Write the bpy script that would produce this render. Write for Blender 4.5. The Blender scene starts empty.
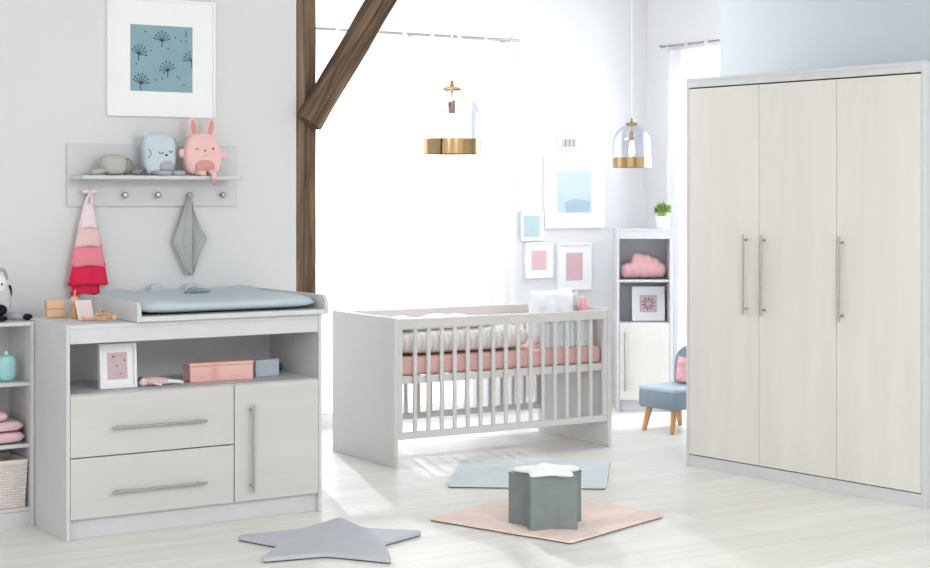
import bpy, bmesh, math, random
from mathutils import Vector, Matrix, noise
from math import sin, cos, pi, radians
random.seed(7)
C = bpy.context.scene.collection

# ------------------------------------------------------------ materials
def _new(name):
    m = bpy.data.materials.new(name); m.use_nodes = True
    nt = m.node_tree; b = nt.nodes['Principled BSDF']
    return m, nt, b
def lin(c):
    return tuple((v/255/12.92 if v/255 <= .04045 else ((v/255+.055)/1.055)**2.4) for v in c) + (1,)
def plain(name, rgb, rough=.5, metal=0, spec=.5, var=.03, scale=9, bump=0, bscale=200):
    """flat colour with a faint procedural mottling"""
    m, nt, b = _new(name)
    tc = nt.nodes.new('ShaderNodeTexCoord'); n = nt.nodes.new('ShaderNodeTexNoise'); n.inputs['Scale'].default_value = scale
    r = nt.nodes.new('ShaderNodeValToRGB'); c = lin(rgb)
    r.color_ramp.elements[0].position = .3; r.color_ramp.elements[1].position = .7
    r.color_ramp.elements[0].color = tuple(v*(1-var) for v in c[:3])+(1,)
    r.color_ramp.elements[1].color = tuple(min(1, v*(1+var)) for v in c[:3])+(1,)
    nt.links.new(tc.outputs['Object'], n.inputs['Vector']); nt.links.new(n.outputs['Fac'], r.inputs['Fac'])
    nt.links.new(r.outputs['Color'], b.inputs['Base Color'])
    b.inputs['Roughness'].default_value = rough; b.inputs['Metallic'].default_value = metal
    b.inputs['Specular IOR Level'].default_value = spec
    if bump:
        n2 = nt.nodes.new('ShaderNodeTexNoise'); n2.inputs['Scale'].default_value = bscale; n2.inputs['Detail'].default_value = 3
        bp = nt.nodes.new('ShaderNodeBump'); bp.inputs['Strength'].default_value = bump; bp.inputs['Distance'].default_value = .004
        nt.links.new(tc.outputs['Object'], n2.inputs['Vector']); nt.links.new(n2.outputs['Fac'], bp.inputs['Height'])
        nt.links.new(bp.outputs['Normal'], b.inputs['Normal'])
    return m
def wood(name, light, dark, scale=(18, 18, 1.2), rough=.45, p0=.35, p1=.75, bump=0, knots=None, detail=6, spec=.4):
    """grain stretched along one object axis"""
    m, nt, b = _new(name)
    tc = nt.nodes.new('ShaderNodeTexCoord'); mp = nt.nodes.new('ShaderNodeMapping'); mp.inputs['Scale'].default_value = scale
    n = nt.nodes.new('ShaderNodeTexNoise'); n.inputs['Scale'].default_value = 1; n.inputs['Detail'].default_value = detail; n.inputs['Distortion'].default_value = .6
    r = nt.nodes.new('ShaderNodeValToRGB')
    r.color_ramp.elements[0].position = p0; r.color_ramp.elements[1].position = p1
    r.color_ramp.elements[0].color = lin(dark); r.color_ramp.elements[1].color = lin(light)
    nt.links.new(tc.outputs['Object'], mp.inputs['Vector']); nt.links.new(mp.outputs['Vector'], n.inputs['Vector'])
    nt.links.new(n.outputs['Fac'], r.inputs['Fac'])
    col = r.outputs['Color']
    if knots:
        v = nt.nodes.new('ShaderNodeTexNoise'); v.inputs['Scale'].default_value = 1; v.inputs['Detail'].default_value = 3
        mp2 = nt.nodes.new('ShaderNodeMapping'); mp2.inputs['Scale'].default_value = tuple(s*.45 for s in scale)
        mp2.inputs['Location'].default_value = (3.3, 1.7, 5.1)
        nt.links.new(tc.outputs['Object'], mp2.inputs['Vector']); nt.links.new(mp2.outputs['Vector'], v.inputs['Vector'])
        r2 = nt.nodes.new('ShaderNodeValToRGB'); r2.color_ramp.elements[0].position = .64; r2.color_ramp.elements[1].position = .75
        r2.color_ramp.elements[0].color = (0, 0, 0, 1); r2.color_ramp.elements[1].color = (.55, .55, .55, 1)
        mx = nt.nodes.new('ShaderNodeMixRGB'); mx.inputs['Color2'].default_value = lin(knots)
        nt.links.new(v.outputs['Fac'], r2.inputs['Fac']); nt.links.new(r2.outputs['Color'], mx.inputs['Fac'])
        nt.links.new(col, mx.inputs['Color1']); col = mx.outputs['Color']
    nt.links.new(col, b.inputs['Base Color']); b.inputs['Roughness'].default_value = rough
    b.inputs['Specular IOR Level'].default_value = spec
    if bump:
        bp = nt.nodes.new('ShaderNodeBump'); bp.inputs['Strength'].default_value = bump; bp.inputs['Distance'].default_value = .01
        nt.links.new(n.outputs['Fac'], bp.inputs['Height']); nt.links.new(bp.outputs['Normal'], b.inputs['Normal'])
    return m
def stripes(name, c1, c2, axis='X', scale=60, thr=.5, rough=.9, soft=.06):
    m, nt, b = _new(name)
    tc = nt.nodes.new('ShaderNodeTexCoord'); w = nt.nodes.new('ShaderNodeTexWave'); w.bands_direction = axis
    w.inputs['Scale'].default_value = scale; w.inputs['Distortion'].default_value = .4; w.inputs['Detail Scale'].default_value = 1
    r = nt.nodes.new('ShaderNodeValToRGB'); r.color_ramp.elements[0].position = thr-soft; r.color_ramp.elements[1].position = thr+soft
    r.color_ramp.elements[0].color = lin(c1); r.color_ramp.elements[1].color = lin(c2)
    nt.links.new(tc.outputs['Object'], w.inputs['Vector']); nt.links.new(w.outputs['Fac'], r.inputs['Fac'])
    nt.links.new(r.outputs['Color'], b.inputs['Base Color']); b.inputs['Roughness'].default_value = rough
    b.inputs['Specular IOR Level'].default_value = .2
    return m
def floor_material():
    m, nt, b = _new('whitewashed_plank_floor')
    tc = nt.nodes.new('ShaderNodeTexCoord'); mp = nt.nodes.new('ShaderNodeMapping')
    br = nt.nodes.new('ShaderNodeTexBrick'); br.offset = .37; br.squash = 1
    br.inputs['Scale'].default_value = 1; br.inputs['Brick Width'].default_value = 1.9; br.inputs['Row Height'].default_value = .19
    br.inputs['Mortar Size'].default_value = .0018; br.inputs['Mortar Smooth'].default_value = .2; br.inputs['Bias'].default_value = 0
    br.inputs['Color1'].default_value = lin((238, 238, 234)); br.inputs['Color2'].default_value = lin((229, 228, 223)); br.inputs['Mortar'].default_value = lin((204, 202, 197))
    nt.links.new(tc.outputs['Object'], mp.inputs['Vector']); nt.links.new(mp.outputs['Vector'], br.inputs['Vector'])
    mp2 = nt.nodes.new('ShaderNodeMapping'); mp2.inputs['Scale'].default_value = (1.2, 14, 1)
    n = nt.nodes.new('ShaderNodeTexNoise'); n.inputs['Scale'].default_value = 1; n.inputs['Detail'].default_value = 6; n.inputs['Distortion'].default_value = .8
    r = nt.nodes.new('ShaderNodeValToRGB'); r.color_ramp.elements[0].position = .3; r.color_ramp.elements[1].position = .7
    r.color_ramp.elements[0].color = (.86, .85, .83, 1); r.color_ramp.elements[1].color = (1, 1, 1, 1)
    nt.links.new(tc.outputs['Object'], mp2.inputs['Vector']); nt.links.new(mp2.outputs['Vector'], n.inputs['Vector']); nt.links.new(n.outputs['Fac'], r.inputs['Fac'])
    mx = nt.nodes.new('ShaderNodeMixRGB'); mx.blend_type = 'MULTIPLY'; mx.inputs['Fac'].default_value = .8
    nt.links.new(br.outputs['Color'], mx.inputs['Color1']); nt.links.new(r.outputs['Color'], mx.inputs['Color2'])
    nt.links.new(mx.outputs['Color'], b.inputs['Base Color']); b.inputs['Roughness'].default_value = .33; b.inputs['Specular IOR Level'].default_value = .5
    return m
def sheer(name, rgb, alpha):
    m, nt, b = _new(name); nt.nodes.remove(b)
    out = nt.nodes['Material Output']
    t = nt.nodes.new('ShaderNodeBsdfTransparent'); tr = nt.nodes.new('ShaderNodeBsdfTranslucent'); df = nt.nodes.new('ShaderNodeBsdfDiffuse')
    tr.inputs['Color'].default_value = lin(rgb); df.inputs['Color'].default_value = lin(rgb)
    a = nt.nodes.new('ShaderNodeMixShader'); a.inputs['Fac'].default_value = .45
    nt.links.new(tr.outputs[0], a.inputs[1]); nt.links.new(df.outputs[0], a.inputs[2])
    c = nt.nodes.new('ShaderNodeMixShader'); c.inputs['Fac'].default_value = alpha
    nt.links.new(t.outputs[0], c.inputs[1]); nt.links.new(a.outputs[0], c.inputs[2]); nt.links.new(c.outputs[0], out.inputs['Surface'])
    return m
def glass(name, tint=(250, 251, 252), amt=.10):
    m, nt, b = _new(name); nt.nodes.remove(b)
    out = nt.nodes['Material Output']
    t = nt.nodes.new('ShaderNodeBsdfTransparent'); t.inputs['Color'].default_value = lin(tint)
    g = nt.nodes.new('ShaderNodeBsdfGlossy'); g.inputs['Roughness'].default_value = .03
    lw = nt.nodes.new('ShaderNodeLayerWeight'); lw.inputs['Blend'].default_value = .12
    mu = nt.nodes.new('ShaderNodeMath'); mu.operation = 'MULTIPLY_ADD'; mu.inputs[1].default_value = .6; mu.inputs[2].default_value = amt*.3
    nt.links.new(lw.outputs['Facing'], mu.inputs[0])
    c = nt.nodes.new('ShaderNodeMixShader'); nt.links.new(mu.outputs[0], c.inputs['Fac'])
    nt.links.new(t.outputs[0], c.inputs[1]); nt.links.new(g.outputs[0], c.inputs[2]); nt.links.new(c.outputs[0], out.inputs['Surface'])
    return m
def emit(name, rgb, s):
    m, nt, b = _new(name)
    b.inputs['Base Color'].default_value = lin(rgb); b.inputs['Emission Color'].default_value = lin(rgb); b.inputs['Emission Strength'].default_value = s
    return m

M = dict(
    wall=plain('white_wall_paint', (219, 220, 221), .9, var=.012, scale=1.5, spec=.2),
    ceil=plain('white_ceiling_paint', (238, 238, 238), .9, var=.01, spec=.2),
    blue_wall=plain('pale_blue_wall_paint', (205, 213, 218), .9, var=.012, scale=1.2, spec=.2),
    trim=plain('white_trim_lacquer', (233, 234, 236), .4, var=.01),
    carcass=plain('light_grey_board', (208, 209, 211), .5, var=.02, scale=14, spec=.35),
    crib=wood('light_grey_crib_board', (217, 216, 214), (212, 211, 209), (4, 4, .8), .5),
    front=wood('white_oak_front', (208, 207, 205), (201, 200, 198), (1.0, 9, 9), .45, knots=(200, 196, 190)),
    front_v=wood('white_oak_front_upright', (226, 223, 217), (219, 216, 210), (9, 9, .9), .45, knots=(200, 196, 189)),
    steel=plain('brushed_steel', (176, 172, 166), .32, 1, var=.05, scale=60),
    white=plain('matt_white', (240, 241, 243), .5, var=.01),
    mat_board=plain('white_mount_card', (240, 242, 243), .8, var=.006),
    beam=wood('old_brown_timber', (136, 114, 94), (62, 48, 38), (34, 34, 2.2), .8, .3, .72, bump=.5, knots=(60, 42, 32), spec=.2),
    beam_face=wood('pale_worn_timber', (150, 128, 106), (86, 66, 52), (34, 34, 1.3), .8, .3, .72, bump=.5, knots=(92, 70, 54), spec=.2),
    blue_fab=plain('powder_blue_cotton', (191, 203, 211), .95, var=.03, bump=.15, spec=.15),
    teal_print=plain('teal_print_paper', (134, 166, 175), .7, var=.05, scale=14),
    teal_dark=plain('dark_teal_ink', (52, 84, 100), .8),
    pink_print=plain('dusty_pink_print_paper', (206, 182, 188), .8, var=.03, scale=20),
    mauve=plain('mauve_ink', (130, 98, 112), .8),
    aqua_print=plain('pale_aqua_print_paper', (176, 200, 203), .8, var=.03),
    sky_print=plain('pale_blue_print_paper', (186, 202, 212), .8, var=.03),
    grey_print=plain('pale_grey_print_paper', (190, 184, 188), .8, var=.03),
    deep_sky=plain('grey_blue_ink', (158, 182, 196), .8),
    rose_print=plain('rose_print_paper', (214, 180, 186), .8, var=.03),
    pink=plain('blush_pink_cotton', (238, 196, 195), .95, var=.03, bump=.2, spec=.1),
    pink_in=plain('dark_blush_felt', (206, 156, 152), .95, bump=.2, spec=.1),
    pale_pink=plain('pale_pink_cotton', (236, 218, 223), .95, bump=.2, spec=.1),
    peach=plain('peach_pink_cotton', (232, 196, 196), .95, bump=.2, spec=.1),
    coral=plain('coral_pink_cotton', (234, 140, 156), .95, bump=.2, spec=.1),
    red=plain('raspberry_red_cotton', (222, 50, 84), .95, var=.06, bump=.2, spec=.1),
    toy_blue=plain('pale_blue_plush', (199, 212, 222), .97, bump=.3, spec=.1),
    toy_grey=plain('grey_plush', (168, 172, 180), .97, bump=.3, spec=.1),
    khaki=plain('greige_knit', (184, 184, 176), .97, bump=.4, spec=.1),
    khaki_dark=plain('dark_greige_knit', (138, 138, 136), .97, bump=.4, spec=.1),
    black=plain('black_felt', (34, 34, 38), .9, spec=.1),
    grey_cloth=plain('mid_grey_muslin', (176, 178, 180), .95, bump=.2, spec=.1),
    grey_felt=plain('blue_grey_felt', (191, 194, 201), .97, var=.04, bump=.4, spec=.1),
    pouf=plain('grey_blue_velour', (130, 139, 139), .9, var=.06, scale=12, bump=.2, spec=.15),
    plush_white=plain('white_plush', (240, 243, 246), .97, bump=.3, spec=.1),
    rug_blue=plain('pale_blue_rug', (208, 215, 219), .98, var=.03, bump=.4, spec=.05),
    rug_pink=plain('salmon_pink_rug', (236, 216, 208), .98, var=.05, scale=16, bump=.4, spec=.05),
    sheet=plain('dusty_rose_sheet', (224, 182, 178), .95, var=.05, scale=12, bump=.1, spec=.1),
    duvet=stripes('cream_and_grey_striped_duvet', (214, 207, 202), (228, 223, 219), 'X', 9, .4, soft=.4),
    duvet_white=plain('white_duvet_cover', (242, 240, 240), .95, spec=.1),
    quilt=plain('pale_grey_blue_quilting', (216, 221, 223), .95, var=.02, spec=.1),
    cush_grey=plain('pale_mauve_grey_cotton', (206, 202, 208), .95, bump=.2, spec=.1),
    cush_pink=plain('rose_pink_cotton', (230, 180, 186), .95, bump=.2, spec=.1),
    cloud=plain('rose_pink_knit', (222, 174, 178), .95, var=.05, bump=.5, bscale=90, spec=.1),
    brass=plain('polished_brass', (178, 150, 108), .10, 1, var=.02),
    brass_dark=plain('nickel_bronze', (150, 135, 112), .25, 1, var=.02),
    bulb=emit('warm_bulb_glass', (255, 240, 205), 1.2),
    cord=plain('white_cord', (225, 225, 225), .6),
    dome=glass('clear_dome_glass', (234, 234, 242), .5),
    pane=glass('window_pane_glass', (252, 253, 255), .05),
    curtain=sheer('white_sheer_voile', (250, 250, 252), .75),
    natural=wood('natural_beech', (222, 178, 128), (204, 156, 106), (20, 20, 3), .5),
    block=wood('pale_orange_beech', (232, 196, 162), (220, 180, 144), (20, 20, 4), .55),
    chair_leg=wood('warm_beech_leg', (214, 168, 120), (196, 146, 100), (30, 30, 3), .5),
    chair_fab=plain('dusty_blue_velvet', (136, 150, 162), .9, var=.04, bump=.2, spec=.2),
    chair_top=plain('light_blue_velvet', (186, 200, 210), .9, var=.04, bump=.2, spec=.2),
    leaf=plain('fresh_green_leaf', (146, 172, 96), .6, var=.25, scale=40),
    teal=plain('turquoise_ceramic', (160, 212, 214), .35, var=.05),
    bottle_cap=plain('pale_turquoise_cap', (190, 222, 222), .4),
    blanket=plain('dusty_pink_blanket', (228, 198, 203), .97, var=.05, bump=.6, bscale=120, spec=.1),
    wicker=plain('blush_white_wicker', (230, 222, 219), .8, var=.05, scale=30),
    box_pink=wood('pink_coral_patterned_card', (236, 192, 184), (224, 166, 160), (9, 30, 9), .8, .35, .5, spec=.2),
    box_grey=plain('pale_grey_blue_card', (182, 192, 204), .8),
    yellow=plain('soft_yellow_spot', (222, 208, 130), .8),
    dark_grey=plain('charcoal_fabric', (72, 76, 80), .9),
    teal_toy=plain('sage_grey_rubber', (136, 160, 164), .6),
    underlay=plain('dark_grey_rug_backing', (84, 80, 84), .9),
    floor=floor_material(),
)

# ------------------------------------------------------------ mesh helpers
class MB:
    """collects shapes, then links them as one mesh object"""
    def __init__(s): s.bm = bmesh.new(); s.mi = 0
    def _mark(s, vs, xf=None):
        if xf is not None: bmesh.ops.transform(s.bm, matrix=xf, verts=vs)
        fs = {f for v in vs for f in v.link_faces}
        for f in fs: f.material_index = s.mi
        return s
    def box(s, x0, x1, y0, y1, z0, z1, bev=.002, seg=1, xf=None):
        g = bmesh.ops.create_cube(s.bm, size=1)['verts']
        for v in g:
            v.co = Vector(((x0+x1)/2+v.co.x*(x1-x0), (y0+y1)/2+v.co.y*(y1-y0), (z0+z1)/2+v.co.z*(z1-z0)))
        if bev:
            bev = min(bev, (x1-x0)*.45, (y1-y0)*.45, (z1-z0)*.45)
            es = list({e for v in g for e in v.link_edges})
            fs0 = set(s.bm.faces)
            r = bmesh.ops.bevel(s.bm, geom=es, offset=bev, segments=seg, profile=.5, affect='EDGES')
            g = list({v for v in r['verts']} | {v for f in r['faces'] for v in f.verts})
            vs = set(g)
            for f in s.bm.faces:
                if any(v in vs for v in f.verts): vs |= set(f.verts)
            g = list(vs)
        return s._mark(g, xf)
    def tube(s, pts, r, seg=10, cap=True, xf=None):
        pts = [Vector(p) for p in pts]; n = len(pts); rs = r if isinstance(r, (list, tuple)) else [r]*n
        rings = []; ref = None
        for i, p in enumerate(pts):
            d = (pts[min(i+1, n-1)]-pts[max(i-1, 0)]).normalized()
            if ref is None: ref = Vector((0, 0, 1)) if abs(d.z) < .9 else Vector((1, 0, 0))
            a = d.cross(ref).normalized(); b = d.cross(a).normalized(); ref = -b if (-b).length else ref
            ref = b.cross(d).cross(d) if False else ref
            rings.append([s.bm.verts.new(p+(a*cos(2*pi*k/seg)+b*sin(2*pi*k/seg))*rs[i]) for k in range(seg)])
        for i in range(n-1):
            for k in range(seg):
                s.bm.faces.new((rings[i][k], rings[i][(k+1) % seg], rings[i+1][(k+1) % seg], rings[i+1][k]))
        if cap: s.bm.faces.new(rings[0][::-1]); s.bm.faces.new(rings[-1])
        return s._mark([v for q in rings for v in q], xf)
    def lathe(s, prof, seg=32, xf=None, close=False):
        rings = []
        for (r, z) in prof:
            if r < 1e-5: rings.append([s.bm.verts.new((0, 0, z))])
            else: rings.append([s.bm.verts.new((r*cos(2*pi*k/seg), r*sin(2*pi*k/seg), z)) for k in range(seg)])
        for i in range(len(rings)-1):
            A, B = rings[i], rings[i+1]
            for k in range(seg):
                if len(A) == 1 and len(B) == 1: continue
                if len(A) == 1: s.bm.faces.new((A[0], B[k], B[(k+1) % seg]))
                elif len(B) == 1: s.bm.faces.new((A[k], A[(k+1) % seg], B[0]))
                else: s.bm.faces.new((A[k], A[(k+1) % seg], B[(k+1) % seg], B[k]))
        return s._mark([v for q in rings for v in q], xf)
    def ball(s, c, r, seg=20, rings=12, rot=None, p=1.0, xf=None):
        """ellipsoid; p < 1 squares it off"""
        g = bmesh.ops.create_uvsphere(s.bm, u_segments=seg, v_segments=rings, radius=1)['verts']
        r = (r, r, r) if isinstance(r, (int, float)) else r
        for v in g:
            co = v.co.copy()
            if p != 1: co = Vector([math.copysign(abs(t)**p, t) for t in co])
            v.co = Vector((co.x*r[0], co.y*r[1], co.z*r[2]))
            if rot is not None: v.co = rot @ v.co
            v.co += Vector(c)
        return s._mark(g, xf)
    def prism(s, pts, h, bev=0, seg=2, xf=None):
        """outline in xy, raised from z=0 to h"""
        lo = [s.bm.verts.new((p[0], p[1], 0)) for p in pts]; hi = [s.bm.verts.new((p[0], p[1], h)) for p in pts]; n = len(pts)
        s.bm.faces.new(lo[::-1]); top = s.bm.faces.new(hi)
        for k in range(n): s.bm.faces.new((lo[k], lo[(k+1) % n], hi[(k+1) % n], hi[k]))
        g = lo+hi
        if bev:
            r = bmesh.ops.bevel(s.bm, geom=[e for e in top.edges], offset=bev, segments=seg, profile=.6, affect='EDGES')
            vs = set(v for v in g if v.is_valid) | set(r['verts'])
            g = list(vs)
        return s._mark(g, xf)
    def grid(s, nu, nv, fn, thick=0, xf=None, wrap=False):
        vs = [[s.bm.verts.new(fn(i/(nu-1), j/(nv-1))) for j in range(nv)] for i in range(nu)]
        for i in range(nu-1):
            for j in range(nv-1): s.bm.faces.new((vs[i][j], vs[i+1][j], vs[i+1][j+1], vs[i][j+1]))
        return s._mark([v for q in vs for v in q], xf)
    def cushion(s, w, h, t, xf=None, pinch=.07, n=22, wr=.0, pw=.5):
        """stuffed square: w along x, h along z, thickness t along y, corners drawn out"""
        layers = []
        for sg in (-1, 1):
            L = []
            for i in range(n+1):
                row = []
                for j in range(n+1):
                    u = -1+2*i/n; v = -1+2*j/n
                    x = u*w/2*(1-pinch*(1-v*v)**1*abs(u)**3) ; z = v*h/2*(1-pinch*(1-u*u)*abs(v)**3)
                    f = max(0, (1-u**4)*(1-v**4))**pw
                    y = sg*t/2*f + (noise.noise(Vector((u*2.3, v*2.3, sg*3+w*9)))*wr*f)
                    row.append((x, y, z))
                L.append(row)
            layers.append(L)
        m = {}
        def vert(l, i, j):
            k = (0 if (i in (0, n) or j in (0, n)) else l, i, j)
            if k not in m: m[k] = s.bm.verts.new(layers[l][i][j])
            return m[k]
        for l in (0, 1):
            for i in range(n):
                for j in range(n):
                    q = [vert(l, i, j), vert(l, i+1, j), vert(l, i+1, j+1), vert(l, i, j+1)]
                    s.bm.faces.new(q if l == 0 else q[::-1])
        return s._mark(list(m.values()), xf)
    def build(s, name, mats, parent=None, loc=(0, 0, 0), rz=0, rot=None, smooth=35, subsurf=0, solid=0, label=None):
        bmesh.ops.remove_doubles(s.bm, verts=s.bm.verts, dist=1e-6)
        bmesh.ops.recalc_face_normals(s.bm, faces=s.bm.faces)
        me = bpy.data.meshes.new(name); s.bm.to_mesh(me); s.bm.free()
        for m in (mats if isinstance(mats, (list, tuple)) else [mats]): me.materials.append(m)
        me.shade_smooth(); me.set_sharp_from_angle(angle=radians(smooth))
        o = bpy.data.objects.new(name, me); C.objects.link(o); o.location = loc
        o.rotation_euler = rot if rot else (0, 0, rz)
        if parent: o.parent = parent
        if label: o['label'] = label
        if solid:
            q = o.modifiers.new('thickness', 'SOLIDIFY'); q.thickness = solid; q.offset = 0
        if subsurf:
            q = o.modifiers.new('smooth', 'SUBSURF'); q.levels = subsurf; q.render_levels = subsurf
        return o
def T(x=0, y=0, z=0): return Matrix.Translation((x, y, z))
def R(deg, ax): return Matrix.Rotation(radians(deg), 4, ax)
def tag(o, label, cat, group=None):
    o['label'] = label; o['category'] = cat
    if group: o['group'] = group
    return o
def thing(name, label, cat, loc=(0, 0, 0), rz=0, group=None, rot=None):
    o = bpy.data.objects.new(name, None); C.objects.link(o); o.location = loc
    o.rotation_euler = rot if rot else (0, 0, rz); o.empty_display_size = .1
    return tag(o, label, cat, group)
def struct(o): o['kind'] = 'structure'; return o
def bar_handle(parent, x, y, z, length, vertical, out=.032):
    """steel bar handle centred at x, z, standing off the face at y towards -y"""
    m = MB(); r = .0062; h = length/2; yo = y-out
    if vertical:
        m.tube([(x, yo, z-h), (x, yo, z+h)], r, 12)
        for q in (-1, 1): m.tube([(x, y, z+q*h*.86), (x, yo, z+q*h*.86)], .005, 10)
    else:
        m.tube([(x-h, yo, z), (x+h, yo, z)], r, 12)
        for q in (-1, 1): m.tube([(x+q*h*.86, y, z), (x+q*h*.86, yo, z)], .005, 10)
    return m

def lump(x0, x1, y0, y1, h, seed, n=40, q=.5, z0=0, amp=.02, fr=3.2):
    m = MB(); top = {}; bot = {}
    for i in range(n+1):
        for j in range(n+1):
            u = -1+2*i/n; v = -1+2*j/n; mx = max(abs(u), abs(v)); k = ((abs(u)**6+abs(v)**6)**(1/6)) or 1
            uu, vv = (u/k*mx, v/k*mx) if mx else (0, 0)
            e = max(0, 1-mx**4)**q
            x = x0+(uu+1)/2*(x1-x0); y = y0+(vv+1)/2*(y1-y0)
            hh = h*(.55+.45*e)
            nz = noise.noise(Vector((x*fr*2.2, y*fr, seed)))+.5*noise.noise(Vector((x*fr*5, y*fr*4, seed+4)))
            top[i, j] = m.bm.verts.new((x, y, z0+h*.5+(h*.5)*e+amp*nz*e))
            bot[i, j] = m.bm.verts.new((x, y, z0+h*.5-(h*.5-.002)*e)) if mx < 1 else top[i, j]
    for i in range(n):
        for j in range(n):
            m.bm.faces.new((top[i, j], top[i+1, j], top[i+1, j+1], top[i, j+1]))
            qd = [bot[i, j], bot[i, j+1], bot[i+1, j+1], bot[i+1, j]]
            if len(set(qd)) == 4: m.bm.faces.new(qd)
    return m

# ------------------------------------------------------------ camera
H = 1.49; FPX = 1643
cam = bpy.data.cameras.new('camera'); co = bpy.data.objects.new('camera', cam); C.objects.link(co)
co.location = (0, 0, H); co.rotation_euler = (radians(90), 0, radians(-33))
cam.sensor_width = 36; cam.lens = FPX/930*36; cam.shift_y = -91/930; cam.clip_end = 100
bpy.context.scene.camera = co

# ------------------------------------------------------------ room
WY = 7.55; BY = 9.28; RX = 7.60; PX = 6.62; PY = 7.40; CZ = 3.0
struct(MB().box(-2.5, 8.2, -2.5, 9.5, -.1, 0, 0).build('floor', M['floor']))
struct(MB().box(-2.5, 8.2, -2.5, 9.5, CZ, CZ+.1, 0).build('ceiling', M['ceil']))
struct(MB().box(-2.5, 3.870, WY, WY+.15, 0, CZ, 0).box(3.870, 3.99, WY, WY+.15, 0, .93, 0).build('wall_left', M['wall']))
struct(MB().box(3.70, 3.84, WY+.15, BY, 0, CZ, 0).build('wall_bay', M['wall']))
wx0, wx1, wz0, wz1 = 4.15, 6.15, .12, 2.42
m = MB(); m.box(3.70, wx0, BY, BY+.2, 0, CZ, 0).box(wx1, RX+.2, BY, BY+.2, 0, CZ, 0).box(wx0, wx1, BY, BY+.2, 0, wz0, 0).box(wx0, wx1, BY, BY+.2, wz1, CZ, 0)
struct(m.build('wall_back', M['wall']))
ry0, ry1 = 7.62, 8.80
m = MB(); m.box(RX, RX+.2, PY, ry0, 0, CZ, 0).box(RX, RX+.2, ry1, BY, 0, CZ, 0).box(RX, RX+.2, ry0, ry1, 0, wz0, 0).box(RX, RX+.2, ry0, ry1, wz1, CZ, 0)
struct(m.build('wall_right', M['wall']))
struct(MB().box(PX+.12, RX+.2, PY-.12, PY, 0, CZ, 0).build('wall_return', M['wall']))
struct(MB().box(PX, PX+.12, 1.0, PY, 0, CZ, 0).build('wall_near_right', M['blue_wall']))
def window(n, w, loc, rz):
    """french window, local x along the opening, y into the wall"""
    root = struct(thing('window_%d' % n, '', '', loc, rz)); del root['label'], root['category']
    f = MB(); t = .06
    f.box(0, w, .05, .12, wz0, wz0+t).box(0, w, .05, .12, wz1-t, wz1)
    k = 2 if w > 1.5 else 1
    for i in range(k+1):
        x = i*(w-t)/k; f.box(x, x+t, .05, .12, wz0+t, wz1-t)
    f.box(t, w-t, .06, .11, 1.15, 1.21)
    f.build('window_frame', M['trim'], root)
    MB().box(t*.5, w-t*.5, .08, .088, wz0+t*.5, wz1-t*.5, 0).build('window_pane', M['pane'], root)
window(1, wx1-wx0, (wx0, BY, 0), 0)
window(2, ry1-ry0, (RX, ry1, 0), -pi/2)
def baseboard(name, x0, x1, y0, y1):
    struct(MB().box(x0, x1, y0, y1, 0, .085, .004).build(name, M['trim']))
baseboard('baseboard_back', 3.84, RX, BY-.014, BY)
baseboard('baseboard_right', RX-.014, RX, PY+.014, BY-.014)
baseboard('baseboard_left', -2.5, 3.86, WY-.014, WY)
baseboard('baseboard_near_right', PX-.014, PX, 1.0, PY)

# timber post and brace at the end of the left wall
t = thing('timber_post', 'old brown upright timber post closing the end of the white wall', 'wooden post', (3.866, WY-.004, 0))
def rough_bar(m, x0, x1, y0, y1, z0, z1, n=40, a=.004, seed=0):
    ring = []
    for i in range(n+1):
        z = z0+(z1-z0)*i/n
        r = []
        for k, (x, y) in enumerate(((x0, y0), ((x0+x1)/2, y0), (x1, y0), (x1, y1), (x0, y1))):
            d = noise.noise(Vector((k*3.1+seed, z*3.5, 0)))*a; e = noise.noise(Vector((k*5.7+seed, z*3.5, 9)))*a
            r.append(m.bm.verts.new((x+d, y+e, z)))
        ring.append(r)
    for i in range(n):
        for k in range(5): m.bm.faces.new((ring[i][k], ring[i][(k+1) % 5], ring[i+1][(k+1) % 5], ring[i+1][k]))
    m.bm.faces.new(ring[0][::-1]); m.bm.faces.new(ring[-1])
    return m
rough_bar(MB(), .052, .12, .012, .148, .935, CZ-.002, a=.003).build('timber', M['beam'], t, smooth=25)
rough_bar(MB(), .007, .05, 0, .148, .935, CZ-.002, a=.003, seed=8).build('timber', M['beam_face'], t, smooth=25, label='paler worn face board of the post')
t = thing('timber_brace', 'old brown diagonal timber brace rising right from the upright post', 'wooden brace', (3.918, WY-.082, 1.85))
L = 1.27
rough_bar(MB(), -.062, .062, 0, .075, 0, L, a=.005, seed=3).build('timber', M['beam'], t, rot=(0, radians(33.2), 0), smooth=25)
m = MB()
for zz in (.16, .2): m.tube([(.0, .001, zz), (.0, -.003, zz)], .008, 10)
m.build('peg', M['beam_face'], t, rot=(0, radians(33.2), 0))

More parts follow.
